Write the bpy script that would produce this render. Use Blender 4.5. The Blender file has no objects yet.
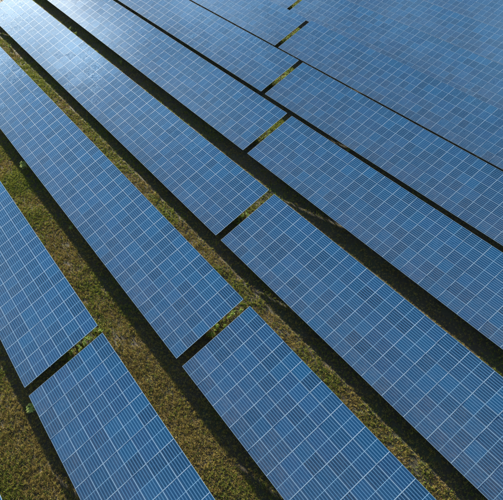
import bpy, math, random
import numpy as np
from mathutils import Matrix, Vector

random.seed(7)
rng = np.random.default_rng(7)
scene = bpy.context.scene
COL = scene.collection

# ------------------------------------------------------------------ camera
H0 = 1.15                      # height of the lower table edge above the ground
ZOFF = H0 - 0.8
CAM = Vector((39.143, 0.8385, 31.3933 + ZOFF))
RIGHT = Vector((0.5952, 0.8036, -0.0042))
DOWN = Vector((0.5639, -0.4214, -0.7103))
FWD = Vector((-0.5726, 0.4204, -0.7039))
cd = bpy.data.cameras.new('camera')
cam = bpy.data.objects.new('camera', cd)
COL.objects.link(cam)
m = Matrix.Identity(4)
for i in range(3):
    m[i][0] = RIGHT[i]; m[i][1] = -DOWN[i]; m[i][2] = -FWD[i]; m[i][3] = CAM[i]
cam.matrix_world = m
cd.sensor_fit = 'HORIZONTAL'; cd.sensor_width = 36.0
FPX = 531.233
cd.lens = FPX * 36.0 / 503.0
cd.shift_x = (251.5 - 248.623) / 503.0
cd.shift_y = (254.059 - 250.0) / 503.0
cd.clip_start = 0.5; cd.clip_end = 6000
scene.camera = cam

# ------------------------------------------------------------------ light
SUN_EL = math.radians(10.0)
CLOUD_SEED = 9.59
SUN_AZ = math.radians(180.0 - 6.75)        # from +x towards +y
w = bpy.data.worlds.new('World'); scene.world = w; w.use_nodes = True
nt = w.node_tree
for n in list(nt.nodes): nt.nodes.remove(n)
sky = nt.nodes.new('ShaderNodeTexSky'); sky.sky_type = 'NISHITA'
sky.sun_disc = False; sky.sun_elevation = SUN_EL
sky.sun_rotation = math.pi/2 - SUN_AZ      # measured clockwise from +y
sky.air_density = 1.0; sky.dust_density = 0.3; sky.ozone_density = 2.0
bg = nt.nodes.new('ShaderNodeBackground'); bg.inputs['Strength'].default_value = 0.055
wo = nt.nodes.new('ShaderNodeOutputWorld')
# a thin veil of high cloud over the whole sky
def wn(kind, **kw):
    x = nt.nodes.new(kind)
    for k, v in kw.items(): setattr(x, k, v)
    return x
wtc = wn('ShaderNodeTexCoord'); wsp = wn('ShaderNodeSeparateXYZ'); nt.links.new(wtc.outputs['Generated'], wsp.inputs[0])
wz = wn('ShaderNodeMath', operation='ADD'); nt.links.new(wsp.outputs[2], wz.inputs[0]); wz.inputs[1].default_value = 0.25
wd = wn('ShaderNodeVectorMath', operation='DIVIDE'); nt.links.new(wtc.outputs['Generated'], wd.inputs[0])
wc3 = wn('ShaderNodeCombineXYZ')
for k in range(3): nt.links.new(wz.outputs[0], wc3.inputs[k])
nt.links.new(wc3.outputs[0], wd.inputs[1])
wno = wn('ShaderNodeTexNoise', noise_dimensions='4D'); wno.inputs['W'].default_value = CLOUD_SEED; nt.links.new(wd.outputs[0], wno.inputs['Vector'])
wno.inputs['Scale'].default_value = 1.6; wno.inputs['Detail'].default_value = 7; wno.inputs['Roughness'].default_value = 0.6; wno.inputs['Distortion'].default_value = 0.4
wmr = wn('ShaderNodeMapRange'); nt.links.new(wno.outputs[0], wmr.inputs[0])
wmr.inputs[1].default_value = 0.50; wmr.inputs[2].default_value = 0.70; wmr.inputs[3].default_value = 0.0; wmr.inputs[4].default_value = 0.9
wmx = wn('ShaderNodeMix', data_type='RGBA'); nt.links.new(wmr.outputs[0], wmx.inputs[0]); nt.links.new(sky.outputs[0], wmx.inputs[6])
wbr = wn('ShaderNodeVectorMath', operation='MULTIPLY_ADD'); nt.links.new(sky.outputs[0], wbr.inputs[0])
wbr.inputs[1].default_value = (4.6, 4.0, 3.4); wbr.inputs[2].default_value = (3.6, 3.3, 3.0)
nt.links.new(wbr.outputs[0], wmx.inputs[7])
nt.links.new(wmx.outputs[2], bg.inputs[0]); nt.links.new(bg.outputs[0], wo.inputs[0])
sd = bpy.data.lights.new('sun', 'SUN'); sd.energy = 5.0; sd.angle = math.radians(0.53)
sd.color = (1.0, 0.91, 0.78)
so = bpy.data.objects.new('sun', sd); COL.objects.link(so)
sdir = Vector((math.cos(SUN_AZ)*math.cos(SUN_EL), math.sin(SUN_AZ)*math.cos(SUN_EL), math.sin(SUN_EL)))
so.rotation_euler = sdir.to_track_quat('Z', 'Y').to_euler()
so.location = sdir * 200
vs = scene.view_settings
vs.view_transform = 'Standard'; vs.look = 'None'; vs.gamma = 1.0; vs.use_curve_mapping = False
vs.exposure = 2.5

# ------------------------------------------------------------------ helpers
class NG:
    """small helper for node materials"""
    def __init__(self, name):
        self.m = bpy.data.materials.new(name); self.m.use_nodes = True
        self.t = self.m.node_tree
        for n in list(self.t.nodes): self.t.nodes.remove(n)
        self.out = self.n('ShaderNodeOutputMaterial')
        self.b = self.n('ShaderNodeBsdfPrincipled')
        self.l(self.b.outputs[0], self.out.inputs[0])
    def n(self, kind, **kw):
        x = self.t.nodes.new(kind)
        for k, v in kw.items(): setattr(x, k, v)
        return x
    def l(self, a, b): self.t.links.new(a, b)
    def put(self, sock, v):
        if isinstance(v, bpy.types.NodeSocket): self.l(v, sock)
        else: sock.default_value = v
    def math(self, op, a, b=None, c=None, clamp=False):
        x = self.n('ShaderNodeMath', operation=op); x.use_clamp = clamp
        self.put(x.inputs[0], a)
        if b is not None: self.put(x.inputs[1], b)
        if c is not None: self.put(x.inputs[2], c)
        return x.outputs[0]
    def mix(self, fac, a, b):
        x = self.n('ShaderNodeMix', data_type='RGBA')
        self.put(x.inputs[0], fac)
        self.put(x.inputs[6], a if isinstance(a, bpy.types.NodeSocket) else (*a, 1))
        self.put(x.inputs[7], b if isinstance(b, bpy.types.NodeSocket) else (*b, 1))
        return x.outputs[2]
    def ramp(self, v, a, b):
        x = self.n('ShaderNodeMapRange'); x.clamp = True
        self.put(x.inputs[0], v); self.put(x.inputs[1], a); self.put(x.inputs[2], b)
        return x.outputs[0]
    def noise(self, vec, scale, detail=4, rough=0.55):
        x = self.n('ShaderNodeTexNoise'); self.l(vec, x.inputs['Vector'])
        x.inputs['Scale'].default_value = scale; x.inputs['Detail'].default_value = detail
        x.inputs['Roughness'].default_value = rough
        return x.outputs[0]
    def bump(self, h, strength, dist):
        x = self.n('ShaderNodeBump'); self.put(x.inputs['Height'], h)
        x.inputs['Strength'].default_value = strength; x.inputs['Distance'].default_value = dist
        self.l(x.outputs[0], self.b.inputs['Normal'])
    def base(self, c): self.put(self.b.inputs['Base Color'], c if isinstance(c, bpy.types.NodeSocket) else (*c, 1))
    def rough(self, r): self.put(self.b.inputs['Roughness'], r)

def mesh_np(name, verts, faces, mat=None, smooth=False):
    """faces: int array (n,k), all the same size"""
    verts = np.asarray(verts, np.float32); faces = np.asarray(faces, np.int32)
    me = bpy.data.meshes.new(name)
    me.vertices.add(len(verts)); me.vertices.foreach_set('co', verts.ravel())
    n, k = faces.shape
    me.loops.add(n*k); me.loops.foreach_set('vertex_index', faces.ravel())
    me.polygons.add(n)
    me.polygons.foreach_set('loop_start', np.arange(0, n*k, k, dtype=np.int32))
    me.polygons.foreach_set('loop_total', np.full(n, k, np.int32))
    me.polygons.foreach_set('use_smooth', np.full(n, smooth, bool))
    me.update(calc_edges=True)
    if mat: me.materials.append(mat)
    return me

BOXF = [(0,3,2,1),(4,5,6,7),(0,1,5,4),(1,2,6,5),(2,3,7,6),(3,0,4,7)]
def boxes(name, lst, mat):
    """lst of (x0,x1,y0,y1,z0,z1)"""
    V, F = [], []
    for x0,x1,y0,y1,z0,z1 in lst:
        o = len(V)
        V += [(x0,y0,z0),(x1,y0,z0),(x1,y1,z0),(x0,y1,z0),(x0,y0,z1),(x1,y0,z1),(x1,y1,z1),(x0,y1,z1)]
        F += [tuple(o+i for i in f) for f in BOXF]
    return mesh_np(name, V, F, mat)

def link(name, me, parent=None, loc=(0,0,0), rot=(0,0,0)):
    o = bpy.data.objects.new(name, me); COL.objects.link(o)
    o.location = loc; o.rotation_euler = rot
    if parent: o.parent = parent
    return o

def tag(o, label, cat=None, group=None, kind=None):
    o['label'] = label
    if cat: o['category'] = cat
    if group: o['group'] = group
    if kind: o['kind'] = kind
    return o

# ------------------------------------------------------------------ layout, metres
TILT = 0.3747; CT, ST = math.cos(TILT), math.sin(TILT)
PITCH = 9.1434; GAP = 0.757
NAC = 6                                    # panels up the slope
PL = 1.8394; PW = 6.1 / 6                  # panel raster along the row and up the slope
ROW_GAP_X = {0:13.0, 1:15.778, 2:19.915, 3:10.989, 4:2.308, 5:-6.459, 6:-15.457, 7:-24.45, 8:-33.4, 9:-42.4, 10:-51.4}
OY = {0:.24, 1:-.0193, 2:-.0638, 3:.0321, 4:.0832, 5:-.0312, 6:.0539, 7:.0109, 8:-.0657}
OZ = {1:-.0795, 2:.1259, 3:-.1605, 4:.111, 5:.0224, 6:.0411, 7:.0102, 8:-.0706}
def row_low(r):
    return (r-1)*PITCH + OY.get(r, 0.0), H0 + OZ.get(r, 0.0)

# ------------------------------------------------------------------ materials
def mat_ground():
    g = NG('soil')
    tc = g.n('ShaderNodeTexCoord').outputs['Object']
    n1 = g.noise(tc, 0.35, 5); n2 = g.noise(tc, 3.0, 6, 0.65); n3 = g.noise(tc, 18.0, 5, 0.7)
    c = g.mix(g.ramp(n2, 0.35, 0.68), (0.022, 0.017, 0.009), (0.046, 0.035, 0.016))
    c = g.mix(g.math('MULTIPLY', g.ramp(n1, 0.45, 0.62), 0.75), c, (0.024, 0.030, 0.009))
    c = g.mix(g.math('MULTIPLY', g.ramp(n3, 0.52, 0.75), 0.2), c, (0.10, 0.08, 0.035))
    g.base(c); g.rough(0.95)
    h = g.math('ADD', g.math('MULTIPLY', n2, 0.6), n3)
    g.bump(h, 0.9, 0.06)
    return g.m

def mat_cells():
    g = NG('solar_cells_under_glass')
    tc = g.n('ShaderNodeTexCoord').outputs['Object']
    sx = g.n('ShaderNodeSeparateXYZ'); g.l(tc, sx.inputs[0])
    X, Y = sx.outputs[0], sx.outputs[1]
    oi = g.n('ShaderNodeObjectInfo')
    oc = g.n('ShaderNodeSeparateColor'); g.l(oi.outputs['Color'], oc.inputs[0])
    half = g.math('GREATER_THAN', X, 0.0)
    # white noise: one tone for each half panel
    cx = g.n('ShaderNodeCombineXYZ'); g.put(cx.inputs[0], g.math('MULTIPLY', oi.outputs['Random'], 913.0)); g.put(cx.inputs[1], g.math('MULTIPLY', half, 7.3))
    wn = g.n('ShaderNodeTexWhiteNoise', noise_dimensions='2D'); g.l(cx.outputs[0], wn.inputs['Vector'])
    tone = g.math('POWER', wn.outputs['Value'], 1.5)
    # cell raster
    cw = (PW - 0.029) / 6.0; cl = 0.0735
    v = g.math('DIVIDE', g.math('ADD', Y, cw*3), cw)
    u = g.math('DIVIDE', X, cl)
    fv = g.math('FRACT', v); fu = g.math('FRACT', u)
    ci = g.n('ShaderNodeCombineXYZ'); g.put(ci.inputs[0], g.math('FLOOR', u)); g.put(ci.inputs[1], g.math('FLOOR', v)); g.put(ci.inputs[2], g.math('MULTIPLY', oi.outputs['Random'], 517.0))
    wc = g.n('ShaderNodeTexWhiteNoise', noise_dimensions='3D'); g.l(ci.outputs[0], wc.inputs['Vector'])
    col = g.mix(tone, (0.0005, 0.010, 0.030), (0.0011, 0.041, 0.102))
    col = g.mix(g.math('MULTIPLY', oc.outputs[0], 0.55), col, (0.006, 0.030, 0.090))     # panel batch tint
    col = g.mix(g.math('MULTIPLY', wc.outputs['Value'], 0.22), col, (0.003, 0.060, 0.14))
    gapv = g.math('LESS_THAN', g.math('ABSOLUTE', g.math('SUBTRACT', fv, 0.5)), 0.425)    # 1 on the cell
    gapu = g.math('LESS_THAN', g.math('ABSOLUTE', g.math('SUBTRACT', fu, 0.5)), 0.480)
    bb = g.math('ABSOLUTE', g.math('SUBTRACT', g.math('FRACT', g.math('MULTIPLY', v, 2.0)), 0.5))
    bus = g.math('MULTIPLY', g.math('LESS_THAN', bb, 0.08), 0.30)
    col = g.mix(bus, col, (0.10, 0.22, 0.36))
    inv = g.math('SUBTRACT', 1.0, g.math('MULTIPLY', gapv, gapu))
    col = g.mix(g.math('MULTIPLY', inv, 0.75), col, (0.13, 0.27, 0.43))
    edge = g.math('GREATER_THAN', g.math('ABSOLUTE', Y), cw*3 - 0.002)
    mid = g.math('LESS_THAN', g.math('ABSOLUTE', X), 0.013)
    wh = g.math('MAXIMUM', g.math('MULTIPLY', edge, 0.45), mid)
    col = g.mix(g.math('MULTIPLY', wh, 0.9), col, (0.20, 0.34, 0.46))
    # dust: heavier towards the lower edge of the panel and on the lowest panels
    nz = g.noise(tc, 2.2, 4, 0.6)
    d = g.math('MULTIPLY', g.ramp(nz, 0.2, 0.8), g.math('ADD', g.math('MULTIPLY', oc.outputs[1], 0.46), 0.015))
    d = g.math('ADD', d, g.math('MULTIPLY', g.ramp(Y, -0.36, -0.49), 0.07))
    col = g.mix(d, col, (0.14, 0.14, 0.15))
    g.base(col)
    g.rough(g.math('ADD', 0.095, g.math('MULTIPLY', d, 0.06)))
    g.b.inputs['IOR'].default_value = 1.85
    g.b.inputs['Specular Tint'].default_value = (0.34, 0.74, 1.0, 1.0)        # blue anti-reflection coating
    # every cell lies a hair off level, and the glass is slightly wavy
    geo = g.n('ShaderNodeNewGeometry')
    sub = g.n('ShaderNodeVectorMath', operation='SUBTRACT'); g.l(wc.outputs['Color'], sub.inputs[0]); sub.inputs[1].default_value = (.5, .5, .5)
    sc = g.n('ShaderNodeVectorMath', operation='SCALE'); g.l(sub.outputs[0], sc.inputs[0]); g.put(sc.inputs['Scale'], g.math('ADD', 0.012, g.math('MULTIPLY', g.math('POWER', oc.outputs[2], 3.0), 0.045)))
    ad = g.n('ShaderNodeVectorMath', operation='ADD'); g.l(geo.outputs['Normal'], ad.inputs[0]); g.l(sc.outputs[0], ad.inputs[1])
    no = g.n('ShaderNodeVectorMath', operation='NORMALIZE'); g.l(ad.outputs[0], no.inputs[0])
    g.l(no.outputs[0], g.b.inputs['Normal'])
    return g.m

def mat_metal(name, c, rough, metallic=0.7):
    g = NG(name)
    tc = g.n('ShaderNodeTexCoord').outputs['Object']
    n = g.noise(tc, 6.0, 4, 0.6)
    g.base(g.mix(n, tuple(x*0.8 for x in c), tuple(min(1, x*1.12) for x in c)))
    g.rough(g.math('ADD', rough, g.math('MULTIPLY', n, 0.15)))
    g.b.inputs['Metallic'].default_value = metallic
    return g.m

def mat_attr(name, stops, rough=0.75, trans=0.0):
    """colour picked along a ramp by the vertex attribute 'tint'"""
    g = NG(name)
    a = g.n('ShaderNodeAttribute'); a.attribute_name = 'tint'
    r = g.n('ShaderNodeValToRGB'); g.l(a.outputs['Fac'], r.inputs[0])
    e = r.color_ramp.elements
    while len(e) < len(stops): e.new(0.5)
    for i, (p, c) in enumerate(stops): e[i].position = p; e[i].color = (*c, 1)
    g.base(r.outputs[0]); g.rough(rough)
    g.b.inputs['Specular IOR Level'].default_value = 0.08
    if trans:
        tr = g.n('ShaderNodeBsdfTranslucent'); g.l(r.outputs[0], tr.inputs[0])
        mx = g.n('ShaderNodeMixShader'); mx.inputs[0].default_value = trans
        g.l(g.b.outputs[0], mx.inputs[1]); g.l(tr.outputs[0], mx.inputs[2]); g.l(mx.outputs[0], g.out.inputs[0])
    return g.m

M_SOIL = mat_ground()
M_CELL = mat_cells()
M_ALU = mat_metal('anodised_aluminium', (0.27, 0.38, 0.48), 0.55, 0.0)
M_ALU.node_tree.nodes['Principled BSDF'].inputs['Specular IOR Level'].default_value = 0.2
M_ZINC = mat_metal('galvanised_steel', (0.36, 0.37, 0.38), 0.45, 0.8)
M_GRASS = mat_attr('dry_and_green_grass', [(0.0, (0.060, 0.040, 0.014)), (0.30, (0.21, 0.155, 0.046)), (0.55, (0.35, 0.285, 0.070)),
                                          (0.72, (0.20, 0.21, 0.038)), (1.0, (0.09, 0.15, 0.020))], 0.8, 0.25)
M_WEED = mat_attr('weed_leaves', [(0.0, (0.06, 0.13, 0.016)), (0.5, (0.12, 0.22, 0.025)), (0.85, (0.24, 0.30, 0.05)), (1.0, (0.42, 0.38, 0.09))], 0.6, 0.35)
M_PALE = mat_attr('pale_weed_leaves', [(0.0, (0.15, 0.22, 0.05)), (1.0, (0.34, 0.38, 0.12))], 0.6, 0.3)
M_STEM = mat_attr('weed_stem', [(0.0, (0.09, 0.10, 0.03)), (1.0, (0.16, 0.13, 0.05))], 0.8)

# ------------------------------------------------------------------ ground
def smooth_noise(x, y, seed, scale):
    r = np.random.default_rng(seed); t = r.random((64, 64))
    gx, gy = x/scale, y/scale
    ix, iy = np.floor(gx).astype(int), np.floor(gy).astype(int)
    fx, fy = gx-ix, gy-iy
    fx = fx*fx*(3-2*fx); fy = fy*fy*(3-2*fy)
    a = t[ix % 64, iy % 64]; b = t[(ix+1) % 64, iy % 64]; c = t[ix % 64, (iy+1) % 64]; e = t[(ix+1) % 64, (iy+1) % 64]
    return (a*(1-fx)+b*fx)*(1-fy) + (c*(1-fx)+e*fx)*fy
def ground_z(x, y):
    z = (smooth_noise(x, y, 1, 3.1)-.5)*0.10 + (smooth_noise(x, y, 2, 0.8)-.5)*0.05
    fade = np.clip(np.minimum(np.minimum(x+75, 55-x), np.minimum(y+22, 105-y))/6.0, 0, 1)
    return z*fade

def build_ground():
    xs = np.concatenate([[-3000, -1200, -400, -160], np.arange(-80, 60.01, 0.3), [120, 400, 1200, 3000]])
    ys = np.concatenate([[-3000, -1200, -400, -120], np.arange(-25, 110.01, 0.3), [200, 500, 1200, 3000]])
    gx, gy = np.meshgrid(xs, ys, indexing='ij')
    V = np.stack([gx, gy, ground_z(gx, gy)], -1).reshape(-1, 3)
    nx, ny = len(xs), len(ys)
    i, j = np.meshgrid(np.arange(nx-1), np.arange(ny-1), indexing='ij')
    a = (i*ny+j).ravel()
    F = np.stack([a, a+ny, a+ny+1, a+1], -1)
    o = link('ground', mesh_np('ground', V, F, M_SOIL, True))
    tag(o, 'brown soil of the solar field under and between the rows', kind='structure')
build_ground()

# ------------------------------------------------------------------ solar tables
FB = 0.006; FX = 0.015                      # visible frame lip, long side and short side
HX, HY = (PL-0.010)/2, (PW-0.010)/2
ME_GLASS = boxes('solar_panel', [(-HX+FX, HX-FX, -HY+FB, HY-FB, -0.008, -0.003)], M_CELL)
ME_FRAME = boxes('frame', [(-HX, HX, -HY, -HY+FB, -0.035, 0), (-HX, HX, HY-FB, HY, -0.035, 0),
                           (-HX, -HX+FX, -HY+FB, HY-FB, -0.035, 0.0), (HX-FX, HX, -HY+FB, HY-FB, -0.035, 0.0)], M_ALU)
ME_CACHE = {}
def cached(key, fn):
    if key not in ME_CACHE: ME_CACHE[key] = fn()
    return ME_CACHE[key]

def slope_pt(s, n=0.0):
    """point on the table section: s metres up the slope from the lower edge, n below the panel face"""
    return s*CT + n*ST, s*ST - n*CT

def solar_table(row, x0, cols, direction, label):
    """direction +1: the table starts at x0 and runs towards +x; -1: towards -x"""
    yl, zl = row_low(row)
    root = link('solar_table', None, None, (x0, yl, 0)); root.empty_display_size = 0.5
    tag(root, label, 'solar table', 'long tilted tables of blue solar panels in parallel rows')
    for c in range(cols):
        cx = direction*(c+0.5)*PL
        sag = random.gauss(0, 0.0025)
        wave = 0.010*math.sin(cx*0.11+row*1.7+direction)
        for k in range(NAC):
            y, z = slope_pt((k+0.5)*PW)
            p = bpy.data.objects.new('solar_panel', ME_GLASS); COL.objects.link(p); p.parent = root
            p.location = (cx, y + random.gauss(0, 0.002), zl+z+wave)
            p.rotation_euler = (TILT + sag + random.gauss(0, 0.0065), random.gauss(0, 0.0012), random.gauss(0, 0.0006))
            dust = (0.70, 0.50, 0.38, 0.25, 0.10, 0.0)[k] * random.uniform(0.5, 1.1)
            p.color = (random.random()**2.2, dust, random.random(), 1)
            f = bpy.data.objects.new('frame', ME_FRAME); COL.objects.link(f); f.parent = p
    L = cols*PL
    # purlins along the row
    me = cached(('purlin', cols), lambda: boxes('purlin', [(0, L, -0.03, 0.03, -0.13, -0.075)], M_ZINC))
    for s in (0.55, 2.05, 4.05, 5.55):
        y, z = slope_pt(s)
        link('purlin', me, root, (0 if direction > 0 else -L, y, zl+z), (TILT, 0, 0))
    # trestles: rafter, front post, rear post
    mr = cached('rafter', lambda: boxes('rafter', [(-0.035, 0.035, 0.15, 5.95, -0.24, -0.132)], M_ZINC))
    n = max(1, cols//2)
    for i in range(n):
        x = direction*(i*2+1)*PL
        if i*2+1 > cols: x = direction*(cols-0.5)*PL
        link('rafter', mr, root, (x, 0, zl), (TILT, 0, 0))
        for s, nm in ((1.25, 'post'), (4.85, 'post')):
            y, z = slope_pt(s, 0.15)
            h = zl+z
            mp = cached(('post', row, s), lambda: boxes('post', [(-0.075, -0.037, -0.05, 0.05, -0.3, h)], M_ZINC))
            link(nm, mp, root, (x, y, 0))
    return root

ORD = {0:'corner', 1:'first', 2:'second', 3:'third', 4:'fourth', 5:'fifth', 6:'sixth', 7:'seventh', 8:'eighth', 9:'ninth', 10:'tenth'}
#       row: (columns to the upper left of the gap, columns to the lower right)
COLS = {0:(8, 10), 1:(24, 11), 2:(41, 12), 3:(34, 18), 4:(41, 20), 5:(33, 21), 6:(28, 22), 7:(18, 23), 8:(8, 23), 9:(0, 23), 10:(0, 23)}
for r, (na, nb) in COLS.items():
    s = ROW_GAP_X[r]
    if r == 0:
        solar_table(r, s, 12, 1, 'solar table of which only a tip shows in the bottom left corner')
        continue
    if na:
        solar_table(r, s-GAP/2, na, -1, f'blue solar table of the {ORD[r]} row from left, upper left of its end gap')
    if nb:
        solar_table(r, s+GAP/2, nb, 1, f'blue solar table of the {ORD[r]} row from left, lower right of its end gap')
solar_table(3, ROW_GAP_X[3]-GAP*1.5-34*PL, 10, -1, 'glaring solar table cut off by the top left corner, third row')
solar_table(9, ROW_GAP_X[9]+GAP*1.5+23*PL, 6, 1, 'solar table at the right edge of the ninth row, beyond a gap')
solar_table(10, ROW_GAP_X[10]+GAP*1.5+23*PL, 6, 1, 'solar table at the top right corner in the tenth row')

# ------------------------------------------------------------------ seen or not
def pixel(P):
    """P (n,3) -> pixel of the 503 px wide photograph; used only to keep plants within what the place shows"""
    D = np.asarray(P) - np.array(CAM)
    a, b, c = D@np.array(RIGHT), D@np.array(DOWN), D@np.array(FWD)
    return 248.623+FPX*a/c, 254.059+FPX*b/c
def on_ground(px, py, z=0.0):
    d = np.array(RIGHT)*(px-248.623)/FPX + np.array(DOWN)*(py-254.059)/FPX + np.array(FWD)
    return np.array(CAM) + d*(z-CAM[2])/d[2]

# ------------------------------------------------------------------ grass
def scatter_points():
    P = []
    def strip(x0, x1, y0, y1, dens):
        n = int((x1-x0)*(y1-y0)*dens)
        P.append(np.stack([rng.uniform(x0, x1, n), rng.uniform(y0, y1, n)], -1))
    strip(2, 36, -4.6, 1.6, 190)
    for r, x0, x1, dn in ((2, -42, 42, 170), (3, -58, 44, 130), (4, -62, 40, 80), (5, -50, 32, 60), (6, -45, 25, 25)):
        yl = row_low(r)[0]
        strip(x0, x1, yl-3.4, yl+1.5, dn)
    for r in range(1, 8):                    # under the end gaps
        yl = row_low(r)[0]; s = ROW_GAP_X[r]
        strip(s-8.5, s+0.3, yl+1.5, yl+(5.8 if r < 4 else 9.0), 150 if r < 4 else 100)
    P = np.concatenate(P)
    u, v = pixel(np.concatenate([P, np.zeros((len(P), 1))], 1))
    return P[(u > -25) & (u < 528) & (v > -25) & (v < 525)]

def green_amount(x, y):
    g = 0.55*smooth_noise(x, y, 11, 4.2) + 0.30*smooth_noise(x, y, 12, 1.5) + 0.15*smooth_noise(x, y, 13, 0.5)
    g = g + 0.20*np.clip((6-x)/18, 0, 1)                         # lusher towards the far end of the lanes
    g = g + 0.22*np.exp(-(((x-20)/3.5)**2 + ((y+3.6)/1.8)**2))   # green patch in the nearest lane
    return g

def build_grass():
    P = scatter_points(); n = len(P)
    g = green_amount(P[:, 0], P[:, 1])
    bald = smooth_noise(P[:, 0], P[:, 1], 21, 0.7)*0.6 + smooth_noise(P[:, 0], P[:, 1], 22, 2.6)*0.4
    keep = rng.random(n) < np.clip((bald-0.10)*5.0, 0.4, 1)
    # sparser growth in the tables' shadow band, thinned to deepen the shade
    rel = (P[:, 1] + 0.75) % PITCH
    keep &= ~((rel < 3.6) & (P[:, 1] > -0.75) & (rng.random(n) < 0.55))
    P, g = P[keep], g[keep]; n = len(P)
    K = 7
    base = np.repeat(P, K, 0) + rng.normal(0, 0.030, (n*K, 2))
    gg = np.repeat(g, K) ; N = n*K
    tgreen = rng.random(n) < np.clip((g-0.45)*2.8, 0.08, 0.92)
    green = np.repeat(tgreen, K)
    h = rng.uniform(0.06, 0.13, N) * np.repeat(rng.uniform(0.5, 1.7, n), K) * np.where(green, 1.05, 1.0)
    lean = np.where(green, rng.uniform(0.1, 0.8, N), rng.uniform(0.3, 1.35, N))
    az = rng.uniform(0, 2*np.pi, N)
    wd = rng.uniform(0.007, 0.016, N)
    bz = ground_z(base[:, 0], base[:, 1]) - 0.01
    dx, dy = np.cos(az), np.sin(az)
    b0 = np.stack([base[:, 0]-dy*wd, base[:, 1]+dx*wd, bz], -1)
    b1 = np.stack([base[:, 0]+dy*wd, base[:, 1]-dx*wd, bz], -1)
    tp = np.stack([base[:, 0]+dx*np.sin(lean)*h, base[:, 1]+dy*np.sin(lean)*h, bz+np.cos(lean)*h+0.012], -1)
    V = np.stack([b0, b1, tp], 1).reshape(-1, 3)
    F = np.arange(N*3).reshape(-1, 3)
    me = mesh_np('grass', V, F, M_GRASS)
    tt = np.repeat(rng.random(n), K)*0.75 + rng.random(N)*0.25
    tint = np.where(green, 0.62+0.38*tt, 0.62*tt)
    at = me.attributes.new('tint', 'FLOAT', 'POINT'); at.data.foreach_set('value', np.repeat(tint, 3).astype(np.float32))
    o = link('grass', me)
    tag(o, 'dry brown and green grass covering the lanes between the rows', 'grass', kind='stuff')
    print('grass blades', N)
build_grass()

# ------------------------------------------------------------------ weeds
def weed_meshes(seed, mat, nl, height, spread, leaf):
    r = np.random.default_rng(seed)
    V, F, T = [], [], []
    SV, SF, ST_ = [], [], []
    ns = max(3, nl//9)
    tips = []
    for _ in range(ns):
        a = r.uniform(0, 2*math.pi); rad = spread*r.uniform(0.15, 0.75); hh = height*r.uniform(0.55, 1.0)
        tip = np.array([math.cos(a)*rad, math.sin(a)*rad, hh]); tips.append(tip)
        o = len(SV); w_ = 0.009
        for q in range(3):
            b = a + q*2.094
            SV += [(w_*math.cos(b), w_*math.sin(b), -0.03), (tip[0]+w_*.4*math.cos(b), tip[1]+w_*.4*math.sin(b), tip[2])]
        SF += [(o, o+2, o+3, o+1), (o+2, o+4, o+5, o+3), (o+4, o, o+1, o+5)]
    for i in range(nl):
        tip = tips[i % ns]; t = r.uniform(0.25, 1.0)
        c = tip*t
        a = r.uniform(0, 2*math.pi); el = r.uniform(-0.35, 0.8)
        L = leaf*r.uniform(0.6, 1.3); W2 = L*r.uniform(0.20, 0.32)
        d = np.array([math.cos(a)*math.cos(el), math.sin(a)*math.cos(el), math.sin(el)])
        sd_ = np.array([-math.sin(a), math.cos(a), r.uniform(-.4, .4)])
        mid = c + d*L*0.5 + np.array([0, 0, 0.02*L]); end = c + d*L - np.array([0, 0, 0.18*L])
        o = len(V)
        V += [c, mid+sd_*W2, end, mid-sd_*W2]
        F += [(o, o+3, o+2), (o, o+2, o+1)]
        T += [r.random()]*4
    ml = mesh_np('leaves', V, F, mat)
    at = ml.attributes.new('tint', 'FLOAT', 'POINT'); at.data.foreach_set('value', np.array(T, np.float32))
    ms = mesh_np('stem', SV, SF, M_STEM)
    return ml, ms
WEEDS = [weed_meshes(100+i, M_WEED, 70+12*(i % 3), 0.42+0.08*(i % 4), 0.34, 0.12) for i in range(6)]
PALES = [weed_meshes(200+i, M_PALE, 42, 0.62, 0.30, 0.20) for i in range(3)]
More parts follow.
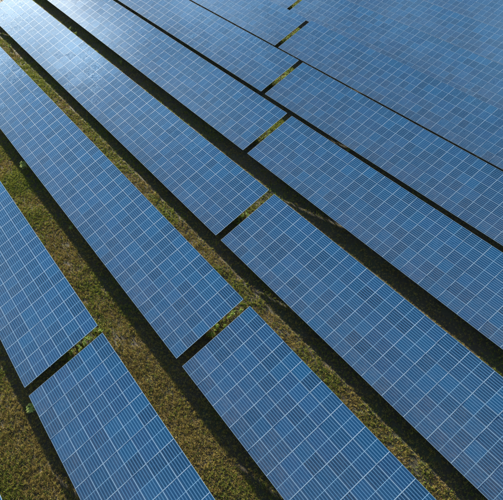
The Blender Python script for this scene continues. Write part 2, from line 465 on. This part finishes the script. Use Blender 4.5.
def weed(x, y, scale, label, group=None, kinds=WEEDS):
    ml, ms = random.choice(kinds)
    z = float(ground_z(np.array([x]), np.array([y]))[0])
    root = link('weed', None, None, (x, y, z), (0, 0, random.uniform(0, 6.28))); root.empty_display_size = 0.2
    root.scale = (scale,)*3
    tag(root, label, 'weed', group)
    link('leaves', ml, root); link('stem', ms, root)

# green weeds in the daylight under the end gaps of the tables
for r, n, lo, hi in ((1, 9, 3.2, 6.6), (2, 10, 3.0, 6.6), (3, 7, 2.9, 4.6), (4, 12, 2.8, 7.2), (5, 16, 2.4, 7.8), (6, 14, 2.4, 8.0), (7, 12, 2.4, 8.4)):
    yl, zl = row_low(r); s = ROW_GAP_X[r]
    for i in range(n):
        f = (i+random.random())/n
        yy = lo+(hi-lo)*f
        # foot of the plant on the line of sight through the gap
        best = None
        zt = 0.3
        t_s = 0.0
        for k in range(60):
            sl = 6.1*k/59
            py_, pz = sl*CT, zl+sl*ST
            A = np.array([s, yl+py_, pz]); D = A-np.array(CAM)
            G = np.array(CAM)+D*(zt-CAM[2])/D[2]
            e = abs(G[1]-yl-yy)
            if best is None or e < best[0]: best = (e, G)
        G = best[1]
        weed(G[0]+random.uniform(-.35, .35), G[1], random.uniform(0.5, 0.95)*(1.0 if r < 5 else 1.25),
             f'low green weed growing in the end gap of the {ORD[r]} row from the left', f'weeds in the end gap of the {ORD[r]} row')

# single plants that catch the sun beside the tables
for px, py, sc, lab, kinds in (
        (23.5, 168, 1.6, 'pale green spiky weed in the shadow left of the second row, near the left edge', PALES),
        (71, 227, 0.8, 'tiny pale weed in the dark shadow below the second row', PALES),
        (30.5, 410, 1.35, 'pale green weed beside the lower table corner of the first row', PALES),
        (9.5, 46, 1.1, 'yellowish tall weed at the shadow edge near the top left corner', WEEDS),
        (70, 28, 1.0, 'left one of two small weeds behind the top of the third row', WEEDS),
        (76, 33, 1.0, 'right one of two small weeds behind the top of the third row', WEEDS),
        (120.5, 61.5, 0.9, 'small pale weed in the dark strip before the fourth row', PALES),
        (161, 103, 0.6, 'tiny yellow weed behind the middle of the third row', PALES),
        (348.5, 149, 0.9, 'yellow green weed standing in the dark strip before the fifth row', PALES)):
    G = on_ground(px, py, 0.3)
    weed(G[0], G[1], sc, lab, None, kinds)
